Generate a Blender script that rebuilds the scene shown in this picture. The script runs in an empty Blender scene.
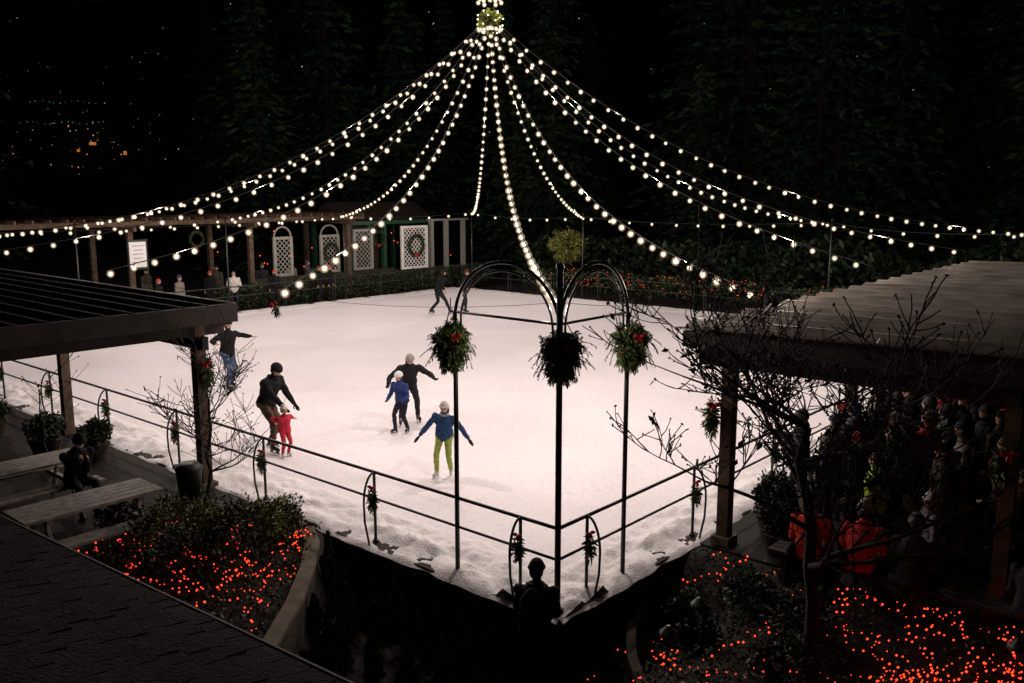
import bpy, math, random
from mathutils import Vector, Matrix, noise
random.seed(7)
V=Vector
R=random.random
def U(a,b): return a+(b-a)*random.random()
scene=bpy.context.scene
scene.view_settings.view_transform='Standard'
scene.view_settings.look='None'
scene.view_settings.exposure=0

# ------------------------------------------------------------------ frame of the rink
O=V((0.525,10.3,0)); EL=V((-0.755,0.656,0)).normalized(); ER=V((0.656,0.755,0)).normalized(); EZ=V((0,0,1))
RA,RB=26.3,25.0
def P(a,b,z=0.0): return O+EL*a+ER*b+EZ*z
def AB(x,y):
    d=V((x,y,0))-O
    return d.dot(EL),d.dot(ER)
def ss(x,a,b):
    t=max(0,min(1,(x-a)/(b-a))); return t*t*(3-2*t)
def ground_h(x,y):
    a,b=AB(x,y)
    z=-0.02
    dep=0.85*ss(x,-2.75,-2.45)*(1-ss(b,1.4,2.6))*(1-0.85*ss(-a,.4,2.2))
    if a<9: z-=dep
    if -0.05<a<RA+.1 and -0.05<b<RB+.1: z=min(z,-0.35)
    d2=((x+42)**2+(y-88)**2)
    z+=8.0*math.exp(-d2/500.0)
    r=math.hypot(x-0,y-28)
    z+=ss(r,60,200)*6
    return z

# ------------------------------------------------------------------ materials
MATS={}
def mat(name,col,rough=0.7,var=0.25,scale=8.0,bump=0.0,bscale=None,metal=0.0,spec=0.3,col2=None):
    if name in MATS: return MATS[name]
    m=bpy.data.materials.new(name); m.use_nodes=True
    nt=m.node_tree; b=nt.nodes['Principled BSDF']
    b.inputs['Roughness'].default_value=rough; b.inputs['Metallic'].default_value=metal
    b.inputs['Specular IOR Level'].default_value=spec
    geo=nt.nodes.new('ShaderNodeNewGeometry')
    n=nt.nodes.new('ShaderNodeTexNoise'); n.inputs['Scale'].default_value=scale; n.inputs['Detail'].default_value=5
    nt.links.new(geo.outputs['Position'],n.inputs['Vector'])
    r=nt.nodes.new('ShaderNodeValToRGB')
    c=V(col[:3]); c2=V(col2) if col2 else c*(1+var)
    c1=c*(1-var)
    r.color_ramp.elements[0].color=(*c1,1); r.color_ramp.elements[1].color=(*[min(1,k) for k in c2],1)
    r.color_ramp.elements[0].position=.3; r.color_ramp.elements[1].position=.7
    nt.links.new(n.outputs['Fac'],r.inputs['Fac']); nt.links.new(r.outputs['Color'],b.inputs['Base Color'])
    if bump>0:
        n2=nt.nodes.new('ShaderNodeTexNoise'); n2.inputs['Scale'].default_value=bscale or scale*4; n2.inputs['Detail'].default_value=6
        nt.links.new(geo.outputs['Position'],n2.inputs['Vector'])
        bp=nt.nodes.new('ShaderNodeBump'); bp.inputs['Strength'].default_value=bump; bp.inputs['Distance'].default_value=.03
        nt.links.new(n2.outputs['Fac'],bp.inputs['Height']); nt.links.new(bp.outputs['Normal'],b.inputs['Normal'])
    MATS[name]=m
    return m
def emit(name,col,st):
    if name in MATS: return MATS[name]
    m=bpy.data.materials.new(name); m.use_nodes=True
    b=m.node_tree.nodes['Principled BSDF']
    b.inputs['Base Color'].default_value=(*col,1)
    b.inputs['Emission Color'].default_value=(*col,1); b.inputs['Emission Strength'].default_value=st
    try: m.cycles.emission_sampling='NONE'
    except Exception: pass
    MATS[name]=m; return m
def halo_shell(name,col,st,a):  # painted halo: see-through shell whose glow fades towards its rim
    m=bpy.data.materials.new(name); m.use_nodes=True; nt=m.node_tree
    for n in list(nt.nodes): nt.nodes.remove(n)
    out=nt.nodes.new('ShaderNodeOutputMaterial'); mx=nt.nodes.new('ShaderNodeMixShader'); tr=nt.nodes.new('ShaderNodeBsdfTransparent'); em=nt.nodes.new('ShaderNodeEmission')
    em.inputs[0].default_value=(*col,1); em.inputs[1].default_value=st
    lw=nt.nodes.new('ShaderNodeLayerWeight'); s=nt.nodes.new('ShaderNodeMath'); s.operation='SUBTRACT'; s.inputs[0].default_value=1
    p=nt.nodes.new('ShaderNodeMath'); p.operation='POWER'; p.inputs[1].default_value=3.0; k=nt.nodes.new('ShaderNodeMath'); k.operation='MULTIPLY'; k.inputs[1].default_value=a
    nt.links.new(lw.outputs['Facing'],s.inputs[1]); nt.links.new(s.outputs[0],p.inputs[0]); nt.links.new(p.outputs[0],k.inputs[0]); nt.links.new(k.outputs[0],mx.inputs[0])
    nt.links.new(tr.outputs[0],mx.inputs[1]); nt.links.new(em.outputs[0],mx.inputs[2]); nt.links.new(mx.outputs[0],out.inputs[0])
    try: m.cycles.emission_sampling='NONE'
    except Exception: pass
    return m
m_steel=mat('dark_green_painted_steel',(.012,.016,.014),.45,.3,20,0,spec=.5)
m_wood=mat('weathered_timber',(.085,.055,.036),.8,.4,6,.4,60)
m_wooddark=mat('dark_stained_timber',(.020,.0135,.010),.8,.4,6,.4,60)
m_plank=mat('grey_planks',(.24,.22,.20),.75,.35,9,.4,70)
m_bark=mat('bark',(.030,.023,.018),.9,.4,14,.6,60)
m_leafd=mat('foliage_dark',(.016,.028,.011),.6,.4,3)
m_leaf=mat('foliage_mid',(.034,.054,.018),.6,.4,3)
m_leafy=mat('foliage_yellow',(.11,.12,.03),.6,.4,3)
m_mist=mat('mistletoe_leaf',(.34,.40,.07),.6,.4,3)
m_bough=mat('cedar_bough',(.07,.12,.035),.6,.4,9)
m_bough2=mat('cedar_bough_light',(.14,.21,.06),.6,.4,9)
m_con=mat('conifer_needles',(.011,.020,.010),.8,.5,.35,spec=.1)
m_conl=mat('conifer_needles_light',(.020,.034,.015),.8,.5,.35,spec=.1)
m_cbark=mat('conifer_bark',(.010,.008,.006),.9,.4,4,spec=.1)
m_white=mat('white_paint',(.72,.71,.68),.6,.08,5)
m_whited=mat('aged_white_paint',(.26,.255,.23),.6,.15,5)
m_green=mat('green_paint',(.015,.06,.03),.5,.2,5)
m_red=mat('red_ribbon',(.55,.02,.02),.5,.2,12)
m_conc=mat('concrete',(.11,.085,.06),.85,.35,5,.4,50)
m_stone=mat('dark_retaining_wall',(.030,.024,.019),.9,.5,6,.6,25)
m_snow=mat('shaved_snow',(.82,.79,.81),.85,.09,7,.6,35)
m_wire=mat('black_cable',(.01,.01,.01),.6,.1,5)
m_black=mat('black_plastic',(.012,.012,.013),.5,.2,8)
m_paper=mat('sign_white',(.75,.75,.75),.6,.05,5)
e_bulb=emit('warm_bulb_glow',(1,.88,.66),4)
e_halo=halo_shell('bulb_halo_glow',(1,.72,.44),1.05,.6)
e_red=emit('red_led_glow',(1,.05,.012),3)
e_or=emit('orange_window_glow',(1,.35,.08),.35)
e_dl=emit('distant_lamp_glow',(1,.48,.20),.8)
e_teal=emit('teal_led_glow',(.2,.75,.6),.3)
e_phone=emit('phone_screen_glow',(.6,.75,1),1.5)

# ------------------------------------------------------------------ mesh builder
class MB:
    def __init__(s): s.v=[]; s.f=[]; s.m=[]
    def add(s,vs,fs,mi=0):
        o=len(s.v); s.v+= [tuple(p) for p in vs]; s.f+=[tuple(i+o for i in f) for f in fs]; s.m+=[mi]*len(fs)
    def box(s,c,ex,ey,ez,mi=0):
        c=V(c); vs=[c+ex*i+ey*j+ez*k for i in(-1,1) for j in(-1,1) for k in(-1,1)]
        s.add(vs,[(0,1,3,2),(4,6,7,5),(0,4,5,1),(2,3,7,6),(0,2,6,4),(1,5,7,3)],mi)
    def abox(s,a0,a1,b0,b1,z0,z1,mi=0):
        s.box(P((a0+a1)/2,(b0+b1)/2,(z0+z1)/2),EL*(abs(a1-a0)/2),ER*(abs(b1-b0)/2),EZ*((z1-z0)/2),mi)
    def tube(s,pts,rads,seg=6,mi=0,cap=True):
        pts=[V(p) for p in pts]
        if not hasattr(rads,'__len__'): rads=[rads]*len(pts)
        t=(pts[1]-pts[0]).normalized()
        u=t.orthogonal().normalized(); o=len(s.v); n=len(pts)
        for i,p in enumerate(pts):
            if i==0: t=(pts[1]-pts[0])
            elif i==n-1: t=(pts[-1]-pts[-2])
            else: t=(pts[i+1]-pts[i-1])
            t=t.normalized() if t.length>1e-9 else V((0,0,1))
            u=(u-t*u.dot(t)); u=u.normalized() if u.length>1e-6 else t.orthogonal().normalized()
            w=t.cross(u)
            for k in range(seg):
                A=2*math.pi*k/seg; s.v.append(tuple(p+(u*math.cos(A)+w*math.sin(A))*rads[i]))
        for i in range(n-1):
            for k in range(seg):
                k2=(k+1)%seg
                s.f.append((o+i*seg+k,o+i*seg+k2,o+(i+1)*seg+k2,o+(i+1)*seg+k)); s.m.append(mi)
        if cap:
            s.f.append(tuple(o+k for k in range(seg))[::-1]); s.m.append(mi)
            s.f.append(tuple(o+(n-1)*seg+k for k in range(seg))); s.m.append(mi)
    def loft(s,rings,seg=14,mi=0):
        o=len(s.v); n=len(rings)
        for (c,ux,uy) in rings:
            for k in range(seg):
                A=2*math.pi*k/seg; s.v.append(tuple(V(c)+ux*math.cos(A)+uy*math.sin(A)))
        for i in range(n-1):
            for k in range(seg):
                k2=(k+1)%seg
                s.f.append((o+i*seg+k,o+i*seg+k2,o+(i+1)*seg+k2,o+(i+1)*seg+k)); s.m.append(mi)
        s.f.append(tuple(o+k for k in range(seg))[::-1]); s.m.append(mi)
        s.f.append(tuple(o+(n-1)*seg+k for k in range(seg))); s.m.append(mi)
    def ell(s,c,r,mi=0,M=None,nu=12,nv=8,v0=0.0,v1=1.0):
        c=V(c); r=(r,r,r) if not hasattr(r,'__len__') else r
        o=len(s.v)
        for i in range(nv+1):
            th=math.pi*(v0+(v1-v0)*i/nv)
            for k in range(nu):
                A=2*math.pi*k/nu
                p=V((r[0]*math.sin(th)*math.cos(A),r[1]*math.sin(th)*math.sin(A),r[2]*math.cos(th)))
                if M: p=M@p
                s.v.append(tuple(c+p))
        for i in range(nv):
            for k in range(nu):
                k2=(k+1)%nu
                s.f.append((o+i*nu+k,o+(i+1)*nu+k,o+(i+1)*nu+k2,o+i*nu+k2)); s.m.append(mi)
    def octa(s,c,r,mi=0):
        c=V(c); vs=[c+V(d)*r for d in((1,0,0),(-1,0,0),(0,1,0),(0,-1,0),(0,0,1),(0,0,-1))]
        s.add(vs,[(0,2,4),(2,1,4),(1,3,4),(3,0,4),(2,0,5),(1,2,5),(3,1,5),(0,3,5)],mi)
    def leaf(s,c,size,mi=0,d=None,w=.5):
        c=V(c)
        if d is None: d=V((U(-1,1),U(-1,1),U(-1,1)))
        d=V(d); d=d.normalized() if d.length>1e-5 else V((0,0,1))
        n=d.cross(V((U(-1,1),U(-1,1),U(-1,1)))); n=n.normalized() if n.length>1e-5 else d.orthogonal()
        a=d*size*.5; b=n*size*.5*w
        s.add([c-a,c+b,c+a,c-b],[(0,1,2,3)],mi)
    def cloud(s,c,r,n,size,mis=(0,),inner=.45,seed=0,bottom=-1.0,w=.5,down=0):
        c=V(c); k=0
        while k<n:
            d=V((random.gauss(0,1),random.gauss(0,1),random.gauss(0,1)))
            if d.length<1e-4: continue
            d.normalize()
            if d.z<bottom: continue
            q=U(inner,1)**.6*(0.78+0.45*noise.noise(d*2.2+V((seed*3.1,seed,0)))+.12*noise.noise(d*6+V((seed,0,0))))
            p=c+V((d.x*r[0],d.y*r[1],d.z*r[2]))*q
            cl=noise.noise(p*3+V((seed,2,1)))
            mi=mis[0] if (len(mis)==1 or cl<U(-.15,.15)) else mis[1]
            s.leaf(p,size*U(.6,1.3),mi,d=d+V((U(-1,1),U(-1,1),U(-1,1)-down))*.9,w=w); k+=1
    def mesh(s,name,mats,smooth=True):
        me=bpy.data.meshes.new(name); me.from_pydata(s.v,[],s.f)
        for m in mats: me.materials.append(m)
        me.polygons.foreach_set('material_index',s.m)
        if smooth is True: me.polygons.foreach_set('use_smooth',[True]*len(s.f))
        me.update(); return me
    def obj(s,name,mats,smooth=False,parent=None,loc=None):
        me=s.mesh(name,mats,smooth); ob=bpy.data.objects.new(name,me)
        scene.collection.objects.link(ob)
        if parent: ob.parent=parent
        if loc is not None: ob.location=loc
        return ob
def empty(name):
    e=bpy.data.objects.new(name,None); scene.collection.objects.link(e); return e

# ------------------------------------------------------------------ ground
def axis(lo,hi,step,far):
    c=[]; x=lo
    while x<hi: c.append(x); x+=step
    x=hi; st=step
    while x<far: c.append(x); st*=1.35; x+=st
    c.append(far)
    x=lo; st=step; pre=[]
    while x>-far:
        st*=1.35; x-=st; pre.append(max(x,-far))
    return sorted(set(pre+c))
xs=axis(-9,12,.2,420); ys=axis(3,16,.2,420)
g=MB()
for y in ys:
    for x in xs: g.v.append((x,y,ground_h(x,y)+.015*noise.noise(V((x*2,y*2,0)))-.01))
nx=len(xs)
for j in range(len(ys)-1):
    for i in range(nx-1):
        g.f.append((j*nx+i,j*nx+i+1,(j+1)*nx+i+1,(j+1)*nx+i)); g.m.append(0)
g.obj('ground',[mat('garden_soil',(.012,.010,.008),.95,.5,2.5,.8,18)],True)

def paving_mat(name,k):
    m=bpy.data.materials.new(name); m.use_nodes=True; nt=m.node_tree; b=nt.nodes['Principled BSDF']
    geo=nt.nodes.new('ShaderNodeNewGeometry'); mp=nt.nodes.new('ShaderNodeMapping'); mp.inputs['Rotation'].default_value=(0,0,math.radians(49))
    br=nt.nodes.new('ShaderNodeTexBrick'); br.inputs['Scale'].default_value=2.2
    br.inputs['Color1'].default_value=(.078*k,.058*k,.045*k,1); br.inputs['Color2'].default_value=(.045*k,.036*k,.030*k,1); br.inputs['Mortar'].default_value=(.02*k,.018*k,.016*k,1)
    nt.links.new(geo.outputs['Position'],mp.inputs['Vector']); nt.links.new(mp.outputs['Vector'],br.inputs['Vector'])
    n=nt.nodes.new('ShaderNodeTexNoise'); n.inputs['Scale'].default_value=1.3; n.inputs['Detail'].default_value=6; nt.links.new(geo.outputs['Position'],n.inputs['Vector'])
    mx=nt.nodes.new('ShaderNodeMixRGB'); mx.blend_type='MULTIPLY'; mx.inputs[0].default_value=.7
    nt.links.new(br.outputs['Color'],mx.inputs[1]); nt.links.new(n.outputs['Fac'],mx.inputs[2]); nt.links.new(mx.outputs[0],b.inputs['Base Color'])
    b.inputs['Roughness'].default_value=.75; b.inputs['Specular IOR Level'].default_value=.15
    bp=nt.nodes.new('ShaderNodeBump'); bp.inputs['Strength'].default_value=.5; bp.inputs['Distance'].default_value=.01
    nt.links.new(br.outputs['Fac'],bp.inputs['Height']); nt.links.new(bp.outputs['Normal'],b.inputs['Normal'])
    return m
m_pav=paving_mat('brick_paving',.33); m_pav2=paving_mat('roof_shaded_paving',.20)  # second copy is darkened to paint the shade under the shelter roof
g=MB(); g.abox(5.3,27,-12,-.32,-.06,0.0); g.obj('patio_paving',[m_pav])
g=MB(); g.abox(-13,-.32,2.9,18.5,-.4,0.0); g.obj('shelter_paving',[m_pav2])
g=MB(); g.abox(26.62,34,-3,31,-.06,0.0); g.obj('promenade_paving',[m_pav])

# ------------------------------------------------------------------ ice
def ice_mat():
    m=bpy.data.materials.new('skated_ice'); m.use_nodes=True; nt=m.node_tree; b=nt.nodes['Principled BSDF']
    geo=nt.nodes.new('ShaderNodeNewGeometry')
    n1=nt.nodes.new('ShaderNodeTexNoise'); n1.inputs['Scale'].default_value=.30; n1.inputs['Detail'].default_value=7
    n1.inputs['Distortion'].default_value=.6
    n2=nt.nodes.new('ShaderNodeTexNoise'); n2.inputs['Scale'].default_value=14; n2.inputs['Detail'].default_value=8
    wv=nt.nodes.new('ShaderNodeTexWave'); wv.inputs['Scale'].default_value=1.3; wv.inputs['Distortion'].default_value=14; wv.inputs['Detail'].default_value=4; wv.inputs['Detail Scale'].default_value=2.0
    for n in(n1,n2,wv): nt.links.new(geo.outputs['Position'],n.inputs['Vector'])
    r1=nt.nodes.new('ShaderNodeValToRGB'); r1.color_ramp.elements[0].position=.3; r1.color_ramp.elements[1].position=.72
    r1.color_ramp.elements[0].color=(.80,.755,.79,1); r1.color_ramp.elements[1].color=(.90,.87,.905,1)
    nt.links.new(n1.outputs['Fac'],r1.inputs['Fac'])
    r2=nt.nodes.new('ShaderNodeValToRGB'); r2.color_ramp.elements[0].position=.35; r2.color_ramp.elements[1].position=.6
    r2.color_ramp.elements[0].color=(.93,.92,.93,1); r2.color_ramp.elements[1].color=(1,1,1,1)
    nt.links.new(n2.outputs['Fac'],r2.inputs['Fac'])
    r3=nt.nodes.new('ShaderNodeValToRGB'); r3.color_ramp.elements[0].position=.0; r3.color_ramp.elements[1].position=.12
    r3.color_ramp.elements[0].color=(.93,.92,.94,1); r3.color_ramp.elements[1].color=(1,1,1,1)
    nt.links.new(wv.outputs['Fac'],r3.inputs['Fac'])
    a=nt.nodes.new('ShaderNodeMixRGB'); a.blend_type='MULTIPLY'; a.inputs[0].default_value=1
    c=nt.nodes.new('ShaderNodeMixRGB'); c.blend_type='MULTIPLY'; c.inputs[0].default_value=1
    nt.links.new(r1.outputs[0],a.inputs[1]); nt.links.new(r2.outputs[0],a.inputs[2]); nt.links.new(a.outputs[0],c.inputs[1]); nt.links.new(r3.outputs[0],c.inputs[2])
    nt.links.new(c.outputs[0],b.inputs['Base Color']); b.inputs['Roughness'].default_value=.6; b.inputs['Specular IOR Level'].default_value=.15
    bp=nt.nodes.new('ShaderNodeBump'); bp.inputs['Strength'].default_value=.12; bp.inputs['Distance'].default_value=.01
    nt.links.new(n2.outputs['Fac'],bp.inputs['Height']); nt.links.new(bp.outputs['Normal'],b.inputs['Normal'])
    return m
g=MB(); g.abox(0,RA,0,RB,-.3,0.0); g.obj('ice_rink',[ice_mat()])
g=MB()
g.abox(-.3,RA+.3,-.3,0,-.95,.02); g.abox(-.3,0,0,RB+.3,-.95,.02)
g.abox(RA,RA+.3,0,RB+.3,-.5,.02); g.abox(0,RA,RB,RB+.3,-.5,.02)
g.obj('rink_curb_wall',[m_stone])
def bank(fn,L,name,w0=-.36,w1=.9,amp=1.0):
    g=MB(); n=int(L/.06); m=20
    for i in range(n+1):
        s=L*i/n
        for k in range(m+1):
            w=w0+(w1-w0)*k/m
            t=k/m
            hh=(math.sin(math.pi*min(1,t*1.02)))**.7
            q=V((s*1.9,w*2.8,0))
            nn=.50+noise.noise(q)*1.0+.55*noise.noise(q*3.3)+.28*noise.noise(q*8)
            near=1.0+.6*max(0,1-s/5)
            z=.012+amp*near*.085*hh*max(-.15,nn)-(.03 if k in(0,m) else 0)-(0.026 if t>.8 else 0)*(t-.8)*5
            g.v.append(tuple(fn(s,w+.07*noise.noise(V((s*2,5,0))),z)))
    for i in range(n):
        for k in range(m):
            o=i*(m+1)+k; g.f.append((o,o+1,o+m+2,o+m+1)); g.m.append(0)
    return g.obj(name,[m_snow],True)
bank(lambda s,w,z:P(s-.3,w,z),26,'snow_bank')
bank(lambda s,w,z:P(w,s-.3,z+.003),25,'snow_bank')
bank(lambda s,w,z:P(RA-w,s,z),25,'snow_bank',amp=.6)
bank(lambda s,w,z:P(s,RB-w,z+.003),26,'snow_bank',amp=.6)

# ------------------------------------------------------------------ railings
def needle(g,c,r,n,ln,mi=0,down=.3):
    c=V(c)
    for _ in range(n):
        d=V((random.gauss(0,1),random.gauss(0,1),random.gauss(0,1))).normalized()
        p=c+V((d.x*r[0],d.y*r[1],d.z*r[2]))*U(.2,.95)
        dd=(d+V((U(-.7,.7),U(-.7,.7),U(-.7,.7)-down))).normalized()
        g.leaf(p,ln*U(.5,1.3),mi if R()<.6 else mi+1,d=dd,w=.22)
def bow(g,c,s,mi,right):
    c=V(c)
    for sd in(-1,1):
        g.ell(c+right*sd*s*.5,(s*.45,s*.25,s*.3),mi,nu=8,nv=6)
        g.tube([c,c+right*sd*s*.3-EZ*s*.9],[s*.12,s*.16],5,mi)
def rail(name,fn,L,out,post0,step,deco=True):
    g=MB(); n=int(L/1.0)
    for z,r in((1.05,.024),(.66,.019)):
        g.tube([fn(-.16+(L+.16)*i/n)+EZ*z for i in range(n+1)],r,7,0)
    s=post0
    while s<L:
        b=fn(s)
        g.tube([b,b+EZ*1.05],.022,7,0)
        pts=[]
        for k in range(9):
            A=math.pi/2*k/8
            pts.append(b+out*(.20*math.sin(A))+EZ*(.62+.43*math.cos(A)))
        pts=pts+[b+out*.19+EZ*.35,b+out*.12+EZ*.0]
        g.tube(pts,.017,6,0)
        g.ell(b+EZ*.03,(.05,.05,.03),0,nu=8,nv=4)
        if deco:
            needle(g,b+out*.05+EZ*.64,(.085,.085,.21),260,.10,1,.5)
            bow(g,b+out*.06+EZ*.84,.075,3,(fn(s+.1)-fn(s)).normalized())
        s+=step
    return g.obj(name,[m_steel,m_leaf,m_bough,m_red],True)
rail('rink_railing',lambda s:P(s,-.16,0.02),RA,-ER,.42,2.72)
rail('rink_railing',lambda s:P(-.16,s,0.02),RB,-EL,.42,2.6)
rail('rink_railing',lambda s:P(RA+.16,s,0.02),RB,EL,1.2,2.7,False)
rail('rink_railing',lambda s:P(s,RB+.16,0.02),RA,ER,1.2,2.7,False)

# ------------------------------------------------------------------ corner arches
g=MB()
SA,SB=1.50,1.22
cN=P(-.16,-.16,-.85); cA=P(SA,-.16,0); cB=P(-.16,SB,0)
g.tube([cN,P(-.16,-.16,4.12)],.038,10); g.tube([cA,cA+EZ*3.5],.031,10); g.tube([cB,cB+EZ*3.5],.031,10)
g.ell(P(-.16,-.16,4.15),.05,0)
for E,base,W in((EL,P(-.16,-.16,0),SA+.16),(ER,P(-.16,-.16,0),SB+.16)):
    g.tube([base+EZ*3.5,base+E*W+EZ*3.5],.017,8)
    for off,r in((0,.022),(.10,.014)):
        pts=[]
        for k in range(25):
            A=math.pi*k/24
            pts.append(base+E*(W/2-(W/2-off)*math.cos(A))+EZ*(3.42+(.74-off)*math.sin(A)))
        g.tube([pts[0]-EZ*.25]+pts+[pts[-1]-EZ*.25],r,8)
for b in(cA,cB,P(-.16,-.16,.02)): g.tube([b,b+EZ*.05],.08,10)
g.obj('steel_corner_arch',[m_steel],True)
def basket(c,rx,rz,sd):
    g=MB(); c=V(c)
    g.cloud(c+EZ*rz*.1,(rx*1.05,rx*1.05,rz*.75),5200,.06,(0,1),.3,sd,w=.3,down=.6)
    g.cloud(c-EZ*rz*.4,(rx*.85,rx*.85,rz*.85),2600,.075,(0,1),.3,sd+4,w=.25,down=1.3)
    for k in range(46):
        A=R()*6.28; q=c+V((math.cos(A)*rx*.75,math.sin(A)*rx*.75,U(-.35,.35)*rz)); d=V((math.cos(A)*U(.2,.8),math.sin(A)*U(.2,.8),U(-1.3,.1))).normalized()
        for j in range(16):
            q=q+d*.013; d=(d+V((0,0,-.06))).normalized(); g.leaf(q,.05,0 if R()<.5 else 1,d=d+V((U(-.9,.9),U(-.9,.9),U(-.5,.5))),w=.25)
    for k in range(3):
        A=k*2.1; g.tube([c+V((math.cos(A)*rx*.6,math.sin(A)*rx*.6,rz*.4)),c+EZ*(rz+.1)],.006,5,2)
    g.tube([c+EZ*(rz+.1),c+EZ*(rz+.2)],.008,5,2)
    g.ell(c,(rx*.4,rx*.4,rz*.4),2)
    for k in range(6):
        A=R()*6.28; g.ell(c+V((math.cos(A)*rx*.85,math.sin(A)*rx*.85,U(-.6,.6)*rz)),.016,3,nu=8,nv=6)
    bow(g,c+V((.07,-rx*.85,.12)),.085,3,V((1,0,0)))
    return g.obj('hanging_evergreen_basket',[m_bough,m_bough2,m_steel,m_red],False)
basket(P(-.3,-.3,3.2),.27,.35,1); basket(cA+EZ*3.12-ER*.08,.27,.36,2); basket(cB+EZ*3.12-EL*.06,.27,.34,3)

# ------------------------------------------------------------------ string lights
APEX=V((-.66,28.0,10.1))
ends=[P(-.16,-.16,3.75),P(5.3,-.2,3.45),P(11,-.2,3.45),P(17,-.2,3.55),P(RA+.2,-.2,3.6),
      P(RA+.2,6,3.8),P(RA+.2,12,3.85),P(RA+.2,18,3.9),P(RA-1,RB+.2,3.9),
      P(RA-8,RB+.2,3.8),P(RA-19.5,RB+.2,3.8),P(-.2,RB+.2,3.6),P(-.2,16.3,3.5),P(-.2,9.9,3.5),P(-.2,4.5,3.5)]
def bulb(g,p,r=.036):
    g.tube([p+EZ*.0,p-EZ*.05],.016,5,0); g.ell(p-EZ*(.05+r*.9),(r,r,r*1.1),1,nu=8,nv=6)
    g.ell(p-EZ*(.05+r*.9),(r*2.2,r*2.2,r*2.2),2,nu=10,nv=8)  # added shell that draws a glow around the bulb
lamp_pts=[]
def light_string(p0,p1,sag,spacing=.5,lamps=(),s0=.45):
    g=MB(); N=60; pts=[]
    for i in range(N+1):
        t=i/N; p=p0.lerp(p1,t); p=p-EZ*sag*4*t*(1-t)*(1+.25*(1-2*t)); pts.append(p)
    g.tube(pts,.011,5,0)
    acc=0; nxt=s0; bp=[]
    for i in range(N):
        d=(pts[i+1]-pts[i]).length
        while nxt<=acc+d:
            bp.append(pts[i].lerp(pts[i+1],(nxt-acc)/d)); nxt+=spacing*U(.9,1.1)
        acc+=d
    for i,p in enumerate(bp): bulb(g,p,.036*U(.85,1.12))
    for t,en in lamps:
        j=min(int(t*len(bp)),len(bp)-2); lamp_pts.append((bp[j].lerp(bp[j+1],.5)-EZ*.1,en))
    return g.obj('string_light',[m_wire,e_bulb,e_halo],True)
std=((.22,75),(.55,165),(.84,190))
for i,e in enumerate(ends):
    ld=std
    if i==0: ld=((.3,100),(.62,215),(.84,180),(.965,34))
    if i in(1,14): ld=((.22,90),(.55,215),(.84,215))
    light_string(APEX,e,(.1+U(-.012,.012))*(e-APEX).length,lamps=ld)
for i in range(4,11):
    light_string(ends[i],ends[i+1],.18,1.1)
light_string(P(27.8,-2,3.75),P(27.8,20,3.8),.25,1.0)
g=MB()
for i in list(range(0,4))+[11,12,13,14]:
    a,b=ends[i],ends[(i+1)%15]; g.tube([a.lerp(b,t/8)-EZ*.12*4*(t/8)*(1-t/8) for t in range(9)],.003,5)
g.tube([APEX+V((-60,30,5)),APEX+EZ*.9,APEX+V((60,30,5))],.012,5)
g.tube([APEX+EZ*.9,APEX],.012,5)
g.obj('support_cable',[m_wire])
for e in ends[4:12]:
    g=MB(); g.tube([V((e.x,e.y,0)),V((e.x,e.y,e.z+.1))],[.04,.03],8); g.ell(V((e.x,e.y,e.z+.12)),.05); g.obj('light_pole',[m_steel],True)
g=MB(); bc=APEX-EZ*.16
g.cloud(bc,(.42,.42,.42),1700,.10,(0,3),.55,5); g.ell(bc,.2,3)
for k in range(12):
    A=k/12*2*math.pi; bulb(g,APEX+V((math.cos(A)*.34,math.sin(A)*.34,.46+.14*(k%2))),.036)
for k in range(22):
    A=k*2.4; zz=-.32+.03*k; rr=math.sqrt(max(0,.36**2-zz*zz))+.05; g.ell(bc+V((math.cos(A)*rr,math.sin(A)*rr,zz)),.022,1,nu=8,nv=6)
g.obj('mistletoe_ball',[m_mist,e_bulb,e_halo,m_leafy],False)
lamp_pts+= [(bc+V((.5,-.6,.15)),13),(bc+V((-.55,-.55,.1)),13),(bc+V((0,.6,.5)),9)]  # added fill lamps around the ball to brighten it, not bulbs of a string
for i,(p,en) in enumerate(lamp_pts):
    l=bpy.data.lights.new('string_bulb_or_fill_lamp','POINT'); l.energy=en; l.color=(1,.845,.755); l.shadow_soft_size=.035
    o=bpy.data.objects.new('string_bulb_or_fill_lamp',l); o.location=p; scene.collection.objects.link(o)

# ------------------------------------------------------------------ right shelter
PER=.75
def roof_mat():
    m=mat('corrugated_roof',(.25,.22,.19),.55,.35,1.6,.1,25,spec=.4); nt=m.node_tree; b=nt.nodes['Principled BSDF']
    src=b.inputs['Base Color'].links[0].from_socket
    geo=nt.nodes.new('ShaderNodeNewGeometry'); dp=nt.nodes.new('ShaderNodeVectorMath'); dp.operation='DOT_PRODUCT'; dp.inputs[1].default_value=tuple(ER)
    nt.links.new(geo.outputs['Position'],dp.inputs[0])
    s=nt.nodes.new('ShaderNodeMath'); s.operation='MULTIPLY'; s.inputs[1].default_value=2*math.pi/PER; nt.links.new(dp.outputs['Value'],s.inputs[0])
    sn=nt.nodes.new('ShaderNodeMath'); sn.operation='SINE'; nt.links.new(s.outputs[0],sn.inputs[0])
    r=nt.nodes.new('ShaderNodeMapRange'); r.inputs[1].default_value=-1; r.inputs[2].default_value=-.2; r.inputs[3].default_value=.38; r.inputs[4].default_value=1; nt.links.new(sn.outputs[0],r.inputs[0])  # troughs darkened in the colour to paint shading between the ridges
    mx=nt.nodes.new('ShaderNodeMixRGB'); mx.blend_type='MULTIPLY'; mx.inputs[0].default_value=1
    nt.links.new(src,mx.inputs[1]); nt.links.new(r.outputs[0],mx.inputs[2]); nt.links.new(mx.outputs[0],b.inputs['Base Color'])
    return m
g=MB()
RA0,RA1,RB0,RB1=0.0,-10.5,2.85,17.5
zr=lambda a:3.13+.02*(-a)
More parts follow.
